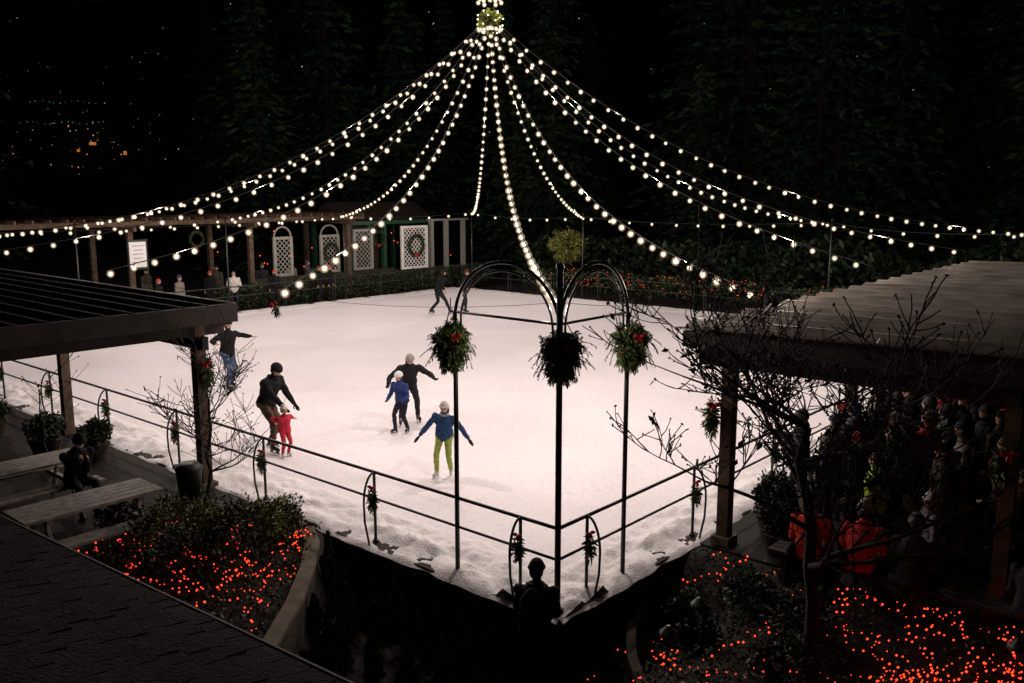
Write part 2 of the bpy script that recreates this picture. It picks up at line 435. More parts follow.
n=int((RB1-RB0)/PER)*12
o=len(g.v)
ph0=O.dot(ER)
for i in range(n+1):
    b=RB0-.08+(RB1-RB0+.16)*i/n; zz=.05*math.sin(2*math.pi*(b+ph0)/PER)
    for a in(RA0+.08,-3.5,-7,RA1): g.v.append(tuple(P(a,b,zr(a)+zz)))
for i in range(n):
    for k in range(3): g.f.append((o+i*4+k,o+i*4+k+1,o+(i+1)*4+k+1,o+(i+1)*4+k)); g.m.append(0)
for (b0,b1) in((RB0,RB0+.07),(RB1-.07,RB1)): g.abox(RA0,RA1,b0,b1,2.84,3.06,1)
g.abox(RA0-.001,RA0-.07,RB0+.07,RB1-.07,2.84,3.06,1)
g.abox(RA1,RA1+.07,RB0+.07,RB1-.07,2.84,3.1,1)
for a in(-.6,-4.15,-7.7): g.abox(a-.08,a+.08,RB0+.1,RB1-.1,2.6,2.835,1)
b=RB0+.3
while b<RB1: g.abox(RA0-.1,RA1+.1,b-.03,b+.03,2.84,3.0,1); b+=.9
for a in(-.6,-4.15,-7.7):
    for b in(3.15,7.8,12.5,17.2):
        g.abox(a-.085,a+.085,b-.085,b+.085,-.02,2.6,2); g.abox(a-.14,a+.14,b-.14,b+.14,-.02,.12,3)
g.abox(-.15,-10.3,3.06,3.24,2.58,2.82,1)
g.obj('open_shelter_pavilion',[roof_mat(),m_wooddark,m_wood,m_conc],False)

# left pavilion
g=MB()
g.abox(6.95,20.5,-8.5,.12,3.06,3.10,0)
b=-8.35
while b<.1: g.abox(6.96,20.5,b-.03,b+.03,3.101,3.15,0); b+=.42
g.abox(6.9,6.97,-8.5,.14,2.83,3.14,1); g.abox(6.97,20.5,.10,.17,2.83,3.14,1)
for a in(7.25,12.6,17.8):
    for b in(-.42,-4.6,-8.2):
        g.abox(a-.09,a+.09,b-.09,b+.09,-.02,2.8,2); g.abox(a-.15,a+.15,b-.15,b+.15,-.02,.1,3)
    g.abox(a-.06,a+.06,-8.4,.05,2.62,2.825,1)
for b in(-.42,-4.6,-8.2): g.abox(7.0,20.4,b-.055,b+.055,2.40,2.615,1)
a=7.5
while a<20.3: g.abox(a-.03,a+.03,-8.4,.05,2.83,3.05,1); a+=.6
g.obj('patio_pavilion',[mat('dark_roof_boards',(.012,.008,.006),.95,.5,2,.6,30,spec=.05),m_wooddark,m_wood,m_conc],False)

# near building roof (bottom left): overlapping shingle courses
g=MB()
e0=V((-4.0,6.72,2.45)); dR=V((3.17,-2.42,0)).normalized(); inn=V((dR.y,-dR.x,0)); slope=(inn+EZ*.24).normalized(); nrm=slope.cross(dR).normalized()
if nrm.z<0: nrm=-nrm
for i in range(26):
    s=-8.0+(i%2)*.10
    while s<9:
        w=U(.12,.22); c0=e0+dR*s+slope*(i*.15); c1=e0+dR*(s+w-.008)+slope*(i*.15); t=U(.010,.022)
        g.add([c0+nrm*t,c1+nrm*t,c1+slope*.19+nrm*.002,c0+slope*.19+nrm*.002,c0,c1,c0+slope*.19-nrm*.004,c1+slope*.19-nrm*.004],[(0,1,2,3),(4,5,1,0),(4,0,3,6),(1,5,7,2)],0); s+=w
g.box(e0+dR*.5+slope*2-nrm*.03,dR*8.5,slope*2.0,nrm*.02,1)
g.tube([e0-dR*8-inn*.05-EZ*.07,e0+dR*9-inn*.05-EZ*.07],.055,8,1)
g.box(e0+dR*.5+inn*.55-EZ*1.6,dR*8.4,inn*.1,EZ*1.35,1)
g.obj('shingled_building_roof',[mat('shingle',(.008,.007,.008),.9,.6,9,.5,40,spec=.1),m_wooddark],False)

# ------------------------------------------------------------------ back-left pergola and trellis
g=MB()
A0,A1=28.2,31.5
for b in(-2,3.4,8.8,14.2,19.6):
    for a in(A0,A1): g.abox(a-.1,a+.1,b-.1,b+.1,-.02,3.4,1)
    g.abox(A0-.5,A1+.5,b-.06,b+.06,3.41,3.6,0)
for a in(A0,A1): g.abox(a-.06,a+.06,-3,20.6,3.605,3.8,0)
b=-2.8
while b<20.5: g.abox(A0-.7,A1+.7,b-.03,b+.03,3.805,3.93,0); b+=.6
g.obj('timber_pergola',[m_wood,m_wood],False)
def trellis(b0,b1,a,z0,z1,name='lattice_trellis',arch=False,m=None):
    g=MB()
    for b in(b0,b1): g.abox(a-.05,a+.05,b-.07,b+.07,z0,z1,0)
    for z in(z0+.06,z1-.06): g.abox(a-.04,a+.04,b0+.07,b1-.07,z-.06,z+.06,0)
    w=b1-b0; h=z1-z0; st=.24; k=-h
    while k<w:
        for sg in(1,-1):
            t0=max(0,-k); t1=min(h,w-k)
            if t1-t0>.1:
                q0=(b0+k+t0,(z0+t0) if sg>0 else (z1-t0)); q1=(b0+k+t1,(z0+t1) if sg>0 else (z1-t1))
                A=P(a+.012*sg,q0[0],q0[1]); B=P(a+.012*sg,q1[0],q1[1]); d=(B-A); c=(A+B)/2
                dn=d.normalized(); sd=dn.cross(EL)
                g.box(c,d/2,sd*.02,EL*.006,0)
        k+=st
    if arch:
        pts=[P(a,(b0+b1)/2-(w/2)*math.cos(math.pi*k/12),z1+.45*math.sin(math.pi*k/12)) for k in range(13)]; g.tube(pts,.045,6,0)
    return g.obj(name,[m or m_whited],False)
for (b0,b1) in((15.7,16.6),(18.3,19.3)): trellis(b0,b1,28.6,1.1,2.9,arch=True)
trellis(20.3,21.4,28.6,1.1,3.1); 
trellis(22.9,24.6,28.0,1.0,3.2,'lattice_gate',m=m_white)
g=MB(); g.abox(28.3,28.5,14.2,22.6,-.02,1.1,0); g.abox(28.3,28.5,22.6,29,-.02,1.0,0); g.obj('low_garden_wall',[m_stone])
g=MB()
for b in(20.2,21.4,22.4): g.abox(28.7,28.95,b-.09,b+.09,-.02,3.3,0)
g.abox(28.6,29.05,19.9,25.4,3.3,3.5,0); g.abox(29.2,29.4,20.2,22.4,-.02,3.25,1)
for b in(25.2,26.3,27.6): g.abox(28.15,28.35,b-.1,b+.1,-.02,3.4,2)
g.abox(28.1,28.4,25.0,27.9,3.4,3.5,2)
g.add([P(28.4,19.7,3.5),P(28.4,25.6,3.5),P(30,25.6,4.4),P(30,19.7,4.4),P(31.6,19.7,3.5),P(31.6,25.6,3.5)],[(0,1,2,3),(3,2,5,4),(0,3,4),(1,5,2)],1)
for b in(20,25.3): g.abox(31.3,31.5,b-.1,b+.1,-.02,3.5,0)
g.obj('garden_gatehouse',[m_green,m_wooddark,m_whited],False)
def wreath(c,r,right,upv=EZ,n=520,name='evergreen_wreath'):
    g=MB(); c=V(c)
    for _ in range(n):
        A=R()*2*math.pi; q=c+(right*math.cos(A)+upv*math.sin(A))*r*U(.8,1.15)
        d=(right*math.cos(A+1.2)+upv*math.sin(A+1.2))+V((U(-.6,.6),U(-.6,.6),U(-.6,.6)))
        g.leaf(q,r*U(.25,.5),0 if R()<.6 else 1,d=d,w=.25)
    bow(g,c-upv*r*.95-V((0,.08,0)),r*.32,2,right)
    return g.obj(name,[m_leafd,m_leaf,m_red],False)
wreath(P(27.85,23.75,2.2),.5,ER); wreath(P(28.45,18.8,2.1),.38,ER)
wreath(P(27.9,11.5,3.0),.3,ER); wreath(P(28.6,21.9,2.6),.35,ER)
def swag(c,r,n=420,name='evergreen_swag'):
    g=MB(); needle(g,c,r,n,.13,0,.7); bow(g,V(c)+EZ*r[2]*.6-V((0,.12,0)),.12,2,V((1,0,0)))
    return g.obj(name,[m_bough,m_bough2,m_red],False)
swag(P(-.42,3.0,1.85),(.13,.13,.36)); swag(P(7.1,-.35,2.0),(.12,.12,.34)); swag(P(12.5,-.3,2.35),(.15,.15,.28))
swag(P(17.6,-.3,2.3),(.12,.12,.25)); swag(P(-4.1,3.0,1.9),(.13,.13,.3))
g=MB(); needle(g,P(5.3,-.2,3.2),(.05,.05,.15),60,.12,0,.5); bow(g,P(5.3,-.25,3.3),.08,2,ER); g.obj('evergreen_sprig',[m_bough,m_bough2,m_red])
g=MB(); c=P(28.0,9.0,2.5); g.box(c,ER*.34,EL*.02,EZ*.5,0); g.box(c-EL*.03+EZ*.54,ER*.38,EL*.03,EZ*.04,1); g.box(c-EL*.03-EZ*.54,ER*.38,EL*.03,EZ*.04,1)
for k in range(5): g.box(c-EL*.023+EZ*(.34-.16*k),ER*(.24-.05*(k%2)),EL*.002,EZ*.01,1)
g.tube([c-ER*.38-EZ*2.5,c-ER*.38+EZ*.6],.03,6,1); g.tube([c+ER*.38-EZ*2.5,c+ER*.38+EZ*.6],.03,6,1); g.obj('notice_board',[m_paper,m_steel])

# ------------------------------------------------------------------ vegetation
def shrub(name,c,r,n,size,mis=(0,1),bottom=-.3,mats=None,seed=0):
    g=MB(); g.cloud(c,r,n,size,mis,.35,seed,bottom)
    for k in range(6):
        A=R()*6.28; g.tube([V(c)-EZ*r[2]*.6,V(c)+V((math.cos(A)*r[0]*.6,math.sin(A)*r[1]*.6,r[2]*.3))],[.02,.006],5,2)
    return g.obj(name,(mats or [m_leafd,m_leaf])+[m_bark],False)
g=MB()
for i in range(5200):
    a=U(-6,23); top=1.15+.25*noise.noise(V((a*.5,0,0)))
    b=RB+.9+U(0,1.4); z=U(.05,1)**.5*top
    p=P(a,b,z); g.leaf(p,U(.1,.22),0 if noise.noise(p*1.5)<U(-.2,.2) else 1)
g.obj('boxwood_hedge',[m_leafd,m_leaf],False)
shrub('topiary_shrub',P(21.3,28,2.2),(1.15,1.15,1.0),2600,.16,(0,1),-1,[m_leafy,mat('foliage_gold',(.20,.20,.05),.6,.4,3)],3)
g=MB()
for i in range(5200):
    b=U(12,29); p=P(27.3+U(0,.6),b,U(.02,1.0+.3*noise.noise(V((b*.7,3,0))))); g.leaf(p,U(.1,.2),0 if R()<.6 else 1)
g.obj('low_hedge',[m_leafd,m_leaf],False)
for i,(x,y,rx,rz,n,ms) in enumerate([(-4.7,12.0,.85,.6,4600,0),(-3.75,12.0,.8,.58,4200,0),(-4.3,11.2,.8,.4,3600,1),(-3.4,12.6,.45,.45,1800,0),(-5.7,12.6,.45,.45,1800,1),(-5.2,11.2,.4,.35,1200,1)]):
    shrub('garden_shrub',V((x,y,rz*.5)),(rx,rx*.85,rz),n,.06,(0,1),-.4,[m_leafd,m_leaf] if ms else [m_leaf,m_leafy],i)
def inL(x,y): return -6.0<x<-2.8 and 8.0<y<12.7
def inR(x,y):
    a,b=AB(x,y); return -9<a<-.5 and b<2.75 and x<7.8 and y>6.2
inside={'ground_cover':inL,'low_ground_cover':inR}
def bump(x,y): return .06+.14*max(0,.5+noise.noise(V((x*1.3,y*1.3,4))))
def fL():
    while 1:
        x,y=U(-6,-2.8),U(8,12.7)
        if inL(x,y): return x,y,bump(x,y)
def fR():
    while 1:
        x,y=U(1.0,7.8),U(6.2,12.8)
        if inR(x,y): return x,y,bump(x,y)
def led_bed(name,fn,n_leaf,n_led,dens,lf=.055):
    g=MB()
    for _ in range(n_leaf):
        x,y,hh=fn(); z=ground_h(x,y)+U(0,1)*hh; g.leaf((x,y,z),lf*U(.7,1.5),0 if noise.noise(V((x*2,y*2,0)))<U(-.2,.2) else 1)
    g.obj(name,[m_leafd,m_leaf],False)
    g=MB(); c=0
    while c<n_led:
        x,y,hh=fn(); 
        if R()>dens(x,y): continue
        A=R()*6.28
        for k in range(14):
            A+=U(-.9,.9); x+=math.cos(A)*.10; y+=math.sin(A)*.10
            if not inside[name](x,y): break
            g.octa((x,y,ground_h(x,y)+bump(x,y)*U(.5,1.2)+.02),.0145*U(.4,1.2),0); c+=1
    g.obj('red_led_string',[e_red],False)
led_bed('ground_cover',fL,6500,560,lambda x,y: 1.0 if x>-3.6 or y<11 else .5)
led_bed('low_ground_cover',fR,9500,1800,lambda x,y: max(.14,ss(x+.5*(10-y),2.6,5.2))*(1 if noise.noise(V((x*.9,y*.9,8)))>-.25 else .2))
for i,(x,y,rx,rz) in enumerate([(2.3,11.1,.35,.3),(3.0,10.6,.45,.4),(3.35,9.6,.5,.5),(2.2,9.9,.3,.3),(3.9,10.9,.35,.3),(5.9,9.8,.35,.3),(2.9,8.7,.45,.45)]):
    shrub('garden_shrub',V((x,y,ground_h(x,y)+rz*.5)),(rx,rx,rz),1500,.07,(0,1),-.5,[m_leafd,m_leaf],i+20)
g=MB()
for _ in range(240):
    k=random.choice([(-4.7,12.0,.85,.6),(-3.75,12.0,.8,.58),(-4.3,11.2,.8,.4)]); A=R()*6.28; 
    g.octa((k[0]+math.cos(A)*k[2]*U(.85,1.05),k[1]+math.sin(A)*k[2]*.9,U(.04,.22)),.012,0)
g.obj('red_led_string',[e_red])
g=MB()
for _ in range(330):
    a=U(-4,21)
    if noise.noise(V((a*.6,0,5)))<-.15: continue
    g.octa(P(a,RB+.85+U(0,1),.55+U(0,.75)),.016,0)
g.obj('red_led_string',[e_red])
g=MB()
for _ in range(26): g.octa(P(28.3+U(0,1),U(13,28),1+U(0,2.2)),.03,0)
g.obj('red_led_string',[e_red])
for (x,y,z,pw) in((-4.4,9.6,.3,.35),(-3.2,10.6,.3,.35),(4.9,8.7,.1,.25),(5.4,8.3,.1,.3),(6.4,8.4,.1,.35)):
    l=bpy.data.lights.new('red_led_lamp','POINT'); l.energy=pw; l.color=(1,.10,.03); l.shadow_soft_size=.012
    o=bpy.data.objects.new('red_led_lamp',l); o.location=(x,y,z+.15); scene.collection.objects.link(o)
pts=[V((-3.05,12.75)),V((-2.85,12.2)),V((-2.72,11.3)),V((-2.66,10.3)),V((-2.68,9.4)),V((-2.75,8.4)),V((-2.9,7.5))]
def strip(g,pts,w,z0,z1,mi=0):
    L=[]
    for i,p in enumerate(pts):
        t=(pts[min(i+1,len(pts)-1)]-pts[max(i-1,0)]).normalized(); n=V((-t.y,t.x)); L.append((p+n*w/2,p-n*w/2))
    for i in range(len(L)-1):
        (a,b),(c,d)=L[i],L[i+1]
        vs=[(a.x,a.y,z0),(b.x,b.y,z0),(c.x,c.y,z0),(d.x,d.y,z0),(a.x,a.y,z1),(b.x,b.y,z1),(c.x,c.y,z1),(d.x,d.y,z1)]
        g.add(vs,[(4,6,7,5),(0,4,5,1),(2,3,7,6),(0,2,6,4),(1,5,7,3)],mi)
g=MB(); strip(g,pts,.20,0.0,.06,0); strip(g,pts,.16,-1,-.001,1); g.obj('stone_bed_edging',[m_conc,m_stone])
g=MB(); strip(g,[V((1.75,11.2)),V((1.5,10.6)),V((1.42,9.9)),V((1.45,9.2)),V((1.6,8.4)),V((1.85,7.6))],.12,-1.2,-.42); g.obj('stone_bed_edging',[m_stone])
def cypress(x,y,h,r,n=800):
    g=MB(); z0=ground_h(x,y); sd=U(0,50)
    g.tube([V((0,0,-.02)),V((0,0,h*.8))],[.03,.008],5,2)
    for _ in range(n):
        t=U(0,1)**1.3; A=R()*6.28; rr=r*(1-t)**.8*(.75+.4*noise.noise(V((A,t*5,sd))))*U(.6,1.05)
        p=V((math.cos(A)*rr,math.sin(A)*rr,.05+t*h)); g.leaf(p,.10*U(.6,1.3),0 if R()<.65 else 1,d=V((math.cos(A)*.5,math.sin(A)*.5,1.2))+V((U(-.4,.4),U(-.4,.4),0)),w=.35)
    return g.obj('dwarf_cypress',[m_leaf,m_bough,m_bark],False,loc=(x,y,z0))
for i in range(9):
    p=P(3.4-i*.42,-.75+U(-.1,.1)); cypress(p.x,p.y,U(.6,.85),U(.16,.22))
for i in range(7):
    p=P(2.6-i*.55,-1.6+U(-.15,.15)); cypress(p.x,p.y,U(.55,.8),U(.18,.24))
for i in range(3):
    p=P(-.75-i*.1,.1+i*.6); cypress(p.x,p.y,U(.5,.7),.2)
for i in range(9): cypress(-2.28+U(-.05,.08),8.3+i*.42,U(.6,.8),U(.18,.24))
def planter(c,s,h,ph,name='potted_conifer'):
    g=MB(); c=V(c)
    g.loft([(c,V((s*.7,0,0)),V((0,s*.7,0))),(c+EZ*ph*.9,V((s,0,0)),V((0,s,0))),(c+EZ*ph,V((s*1.08,0,0)),V((0,s*1.08,0)))],16,2)
    g.cloud(c+EZ*(ph+h*.45),(s*1.5,s*1.5,h*.6),3200,.07,(0,1),.3,2)
    return g.obj(name,[m_leafd,m_leaf,m_stone],False)
planter(P(-1.0,3.9,0),.25,.7,.3); planter(P(-1.35,3.3,0),.22,.5,.3)
planter(P(10.3,-.9,0),.25,.5,.3,'potted_shrub'); planter(P(15.0,-1.2,0),.25,.7,.3,'potted_shrub'); planter(P(13.5,-1.6,0),.3,.5,.3,'potted_shrub'); planter(P(11.3,-1.4,0),.3,.55,.3,'potted_shrub')

# bare trees
def branch(g,p,d,L,r,lev,spread,tips,rmin):
    n=5; pts=[p]; rr=[r]; q=V(p); dd=V(d)
    for i in range(n):
        dd=(dd+V((U(-1,1),U(-1,1),U(-.5,.9)))*.2).normalized(); q=q+dd*L/n; pts.append(q.copy()); rr.append(max(rmin*.7,r*(1-.62*(i+1)/n)))
    g.tube(pts,rr,7 if lev>2 else (5 if lev>1 else 4),0)
    if lev==0: tips.append(q); return
    k=int(U(3,5.5)) 
    for j in range(k):
        t=U(.25,1); i=min(n-1,int(t*n)); b=pts[i].lerp(pts[i+1],t*n-i) if i<n else pts[-1]
        s=V((U(-1,1),U(-1,1),U(-.25,.7))).normalized()
        nd=(dd*.55+s*spread).normalized()
        branch(g,b,nd,L*U(.42,.7),max(rmin,rr[i]*U(.45,.65)),lev-1,spread,tips,rmin)
    branch(g,q,dd,L*.55,max(rmin,rr[-1]*.9),lev-1,spread,tips,rmin)
def bare_tree(name,base,h,r,lev,spread,seed,leaves=0,boughs=2,rmin=.006,first=3):
    random.seed(seed); g=MB(); tips=[]; base=V(base); pts=[base]; q=base.copy(); n=8; rr=[r*1.2]
    for i in range(n):
        q=q+V((U(-.05,.05)*h*.4,U(-.05,.05)*h*.4,h*.6/n)); pts.append(q.copy()); rr.append(r*(1-.5*(i+1)/n))
    g.tube(pts,rr,9,0)
    for i in range(first,n+1):
        for j in range(boughs):
            A=R()*6.28; d=V((math.cos(A),math.sin(A),U(.15,.8))).normalized()
            branch(g,pts[i],d,h*U(.2,.34),rr[i]*.55,lev,spread,tips,rmin)
    for t in tips:
        g.leaf(t,.045,1,w=.6)
        if R()<leaves: g.leaf(t+V((U(-.03,.03),U(-.03,.03),-.03)),.10,2)
    return g.obj(name,[m_bark,m_bark,m_leafd],False)
bare_tree('bare_magnolia_tree',(3.05,8.75,-.3),4.9,.085,3,.85,11,.12,3,.0075,4)
bare_tree('bare_sapling_tree',(-4.75,13.3,0),3.1,.035,2,.8,5,.05,2,.006,3)
bare_tree('bare_sapling_tree',(-8.2,15.4,0),2.6,.02,1,.8,9,.1,1,.006,4)
random.seed(99)

# conifers in the distance
def conifer_mesh(h,seed):
    random.seed(seed); g=MB(); g.tube([V((0,0,-1)),V((0,0,h*.5)),V((0,0,h))],[h*.014,h*.008,.02],7,2)
    z=h*.03
    while z<h*.99:
        t=z/h; Rr=h*.2*(1-t)**.85*U(.8,1.15)+.2
        for k in range(int(U(6,10))):
            A=R()*6.28; L=Rr*U(.6,1.15)
            d=V((math.cos(A),math.sin(A),0)); steps=max(2,int(L/.45))
            for j in range(steps):
                f=(j+.6)/steps; p=d*L*f+EZ*(z-.28*L*f*f+.1*L*f)
                for q in range(2):
                    pp=p+V((U(-1,1),U(-1,1),U(-.5,.3)))*.3*(1.2-f*.6)
                    g.leaf(pp,U(.3,.7),0 if R()<.6 else 1,d=d+V((U(-.7,.7),U(-.7,.7),U(-.9,.1))),w=.35)
        z+=h*.018+.15
    return g.mesh('conifer',[m_con,m_conl,m_cbark],False)
cm=[conifer_mesh(h,i+1) for i,h in enumerate((17,21,25,14))]
forest=empty('distant_conifer_forest'); random.seed(42)
for i in range(105):
    Ad=U(-50,48); A=math.radians(Ad); d=U(52,95) if i%2 else U(46,62)
    x=math.sin(A)*d; y=5+math.cos(A)*d
    if (x+1)**2+(y-28)**2<25**2: continue
    a,b=AB(x,y)
    if -14<a<35 and -8<b<31: continue
    if -30<Ad<-20 and d<88: continue
    o=bpy.data.objects.new('conifer_tree_member',random.choice(cm)); scene.collection.objects.link(o); o.parent=forest
    s=U(.8,1.3); o.scale=(s*U(.9,1.1),s,s); o.rotation_euler=(0,0,R()*6.28); o.location=(x,y,ground_h(x,y)-.3)
g=MB()
for i in range(9000):
    b=U(RB+3,RB+6); a=U(-16,25); p=P(a,b,U(0,1)**.7*(2.6+1.2*noise.noise(V((a*.3,1,0))))); g.leaf(p,U(.2,.45),0 if noise.noise(p)<U(-.2,.3) else 1)
g.obj('understory_shrubs',[mat('understory_dark',(.008,.013,.006),.8,.4,2,spec=.1),m_leafd],False)
g=MB(); hc=V((-36,84,ground_h(-36,84)-1.0))
ex,ey=V((1,0,0)),V((0,1,0))
g.box(hc+EZ*1.6,ex*4,ey*3,EZ*2,0)
g.add([hc+V((-4.4,-3.4,3.6)),hc+V((4.4,-3.4,3.6)),hc+V((4.4,0,5.6)),hc+V((-4.4,0,5.6)),hc+V((-4.4,3.4,3.6)),hc+V((4.4,3.4,3.6))],[(0,1,2,3),(3,2,5,4),(0,3,4),(1,5,2)],1)
for wx,wz,ww,wh in((-2.2,2.2,.12,.1),(-.9,2.8,.3,.12),(1.9,2.0,.14,.16)): g.box(hc+V((wx,-3.02,wz)),ex*ww,ey*.02,EZ*wh,2)
g.obj('distant_house',[m_wooddark,m_wooddark,e_or])
random.seed(31); g=MB()
for k in range(34):
    x=-37+random.gauss(0,2.6); z=9.2+random.gauss(0,1.5); g.octa((x,79.5,max(z,ground_h(x,79.5)+.3)),U(.015,.06),0)
for k in range(34):
    x=U(-44,-20); g.octa((x,79,U(7.5,17)),U(.015,.03),0)
g.obj('hillside_town_lights',[e_dl])
g=MB()
for (x0,x1,z,n) in((-40.5,-34.5,12.3,12),(-41.5,-34,10.6,15)):
    for k in range(n): g.octa((x0+(x1-x0)*k/n+U(-.1,.1),78,z+.1*math.sin(k)),U(.025,.05),0)
g.obj('distant_fairy_lights',[e_teal])
g=MB(); random.seed(5)
for _ in range(90): 
    p=V((U(-52,50),U(46,60),U(6,20))); g.octa(p,U(.015,.032),0)
g.obj('tree_twinkle_lights',[emit('twinkle_glow',(.6,1,.8),.5)])
g=MB(); c=P(-6,RB-1,0); pts=[c+EZ*0,c+EZ*3.4]+[c+V((1.0-1.0*math.cos(math.pi*k/10),0,3.4+.8*math.sin(math.pi*k/10))) for k in range(1,11)]+[c+V((2,0,0))]
g.tube(pts,.05,8,0); needle(g,c+V((0,0,3.0)),(.4,.4,.45),300,.3,1); needle(g,c+V((1,0,3.0)),(.35,.35,.4),300,.3,1)
for k in range(6): g.ell(c+V((U(-.4,1.4),-.4,3.1+U(-.3,.5))),.04,3,nu=8,nv=6)
g.obj('hanging_basket_arch',[m_steel,m_leaf,m_leafy,e_bulb])

# ------------------------------------------------------------------ patio furniture
def picnic_table(a,b,L=1.9,W=.75,name='picnic_table'):
    g=MB()
    k=5
    for i in range(k):
        o=-W/2+W*(i+.5)/k; g.abox(a+o-W/k*.46,a+o+W/k*.46,b-L/2,b+L/2,.71,.75,0)
    for bb in(b-L*.33,b+L*.33):
        g.abox(a-W*.45,a+W*.45,bb-.04,bb+.04,.63,.705,0)
        for sd in(-1,1):
            g.tube([P(a+sd*W*.62,bb,0),P(a+sd*W*.25,bb,.66)],.035,6,0)
        g.abox(a-W*.9,a+W*.9,bb-.035,bb+.035,.34,.41,0)
    for sd in(-1,1):
        for j in(-1,1): g.abox(a+sd*W*.85+j*.085-.075,a+sd*W*.85+j*.085+.075,b-L/2,b+L/2,.415,.45,0)
    return g.obj(name,[m_plank],False)
picnic_table(6.0,-2.95); picnic_table(8.4,-2.9)
picnic_table(10.9,-4.6)
g=MB()
for j in range(3): g.abox(-5.2,-1.6,2.42+j*.13,2.53+j*.13,.38,.42,0)
for a in(-5,-3.4,-1.8): g.abox(a-.04,a+.04,2.45,2.78,-.15,.375,0)
g.obj('park_bench',[m_wooddark])
def spotbox(c,yaw):
    g=MB(); M=Matrix.Rotation(yaw,3,'Z'); x,y=M@V((1,0,0)),M@V((0,1,0)); c=V(c)
    g.box(c+EZ*.18,x*.11,y*.07,EZ*.08,0); g.box(c+EZ*.2-y*.073,x*.09,y*.004,EZ*.06,1)
    g.tube([c-x*.13+EZ*.0,c-x*.13+EZ*.2],.012,6,0); g.tube([c+x*.13,c+x*.13+EZ*.2],.012,6,0); g.box(c+EZ*.01,x*.15,y*.08,EZ*.01,0)
    g.box(c+EZ*.275,x*.12,y*.09,EZ*.012,0)
    return g.obj('garden_floodlight',[m_black,mat('lens',(.1,.1,.11),.2,.1,5)])
spotbox(P(4.35,-.75,0),.5); spotbox((-6.2,11.6,0),-.5); spotbox((-3.3,12.9,.02),.2)
g=MB(); c=P(7.0,-.85,0)
g.loft([(c,V((.17,0,0)),V((0,.17,0))),(c+EZ*.45,V((.21,0,0)),V((0,.21,0))),(c+EZ*.5,V((.23,0,0)),V((0,.23,0))),(c+EZ*.58,V((.15,0,0)),V((0,.15,0)))],16,0); g.obj('litter_bin',[m_black],True)
def spike_lamp(x,y,z):
    g=MB(); c=V((x,y,z)); g.tube([c,c+EZ*.5],.014,6,0); g.loft([(c+EZ*.47,V((.11,0,0)),V((0,.11,0))),(c+EZ*.5,V((.1,0,0)),V((0,.1,0))),(c+EZ*.58,V((.02,0,0)),V((0,.02,0)))],12,0); g.obj('path_light',[m_steel],False)
for (x,y) in((1.75,9.4),(2.3,10.4),(5.2,8.6)): spike_lamp(x,y,ground_h(x,y))

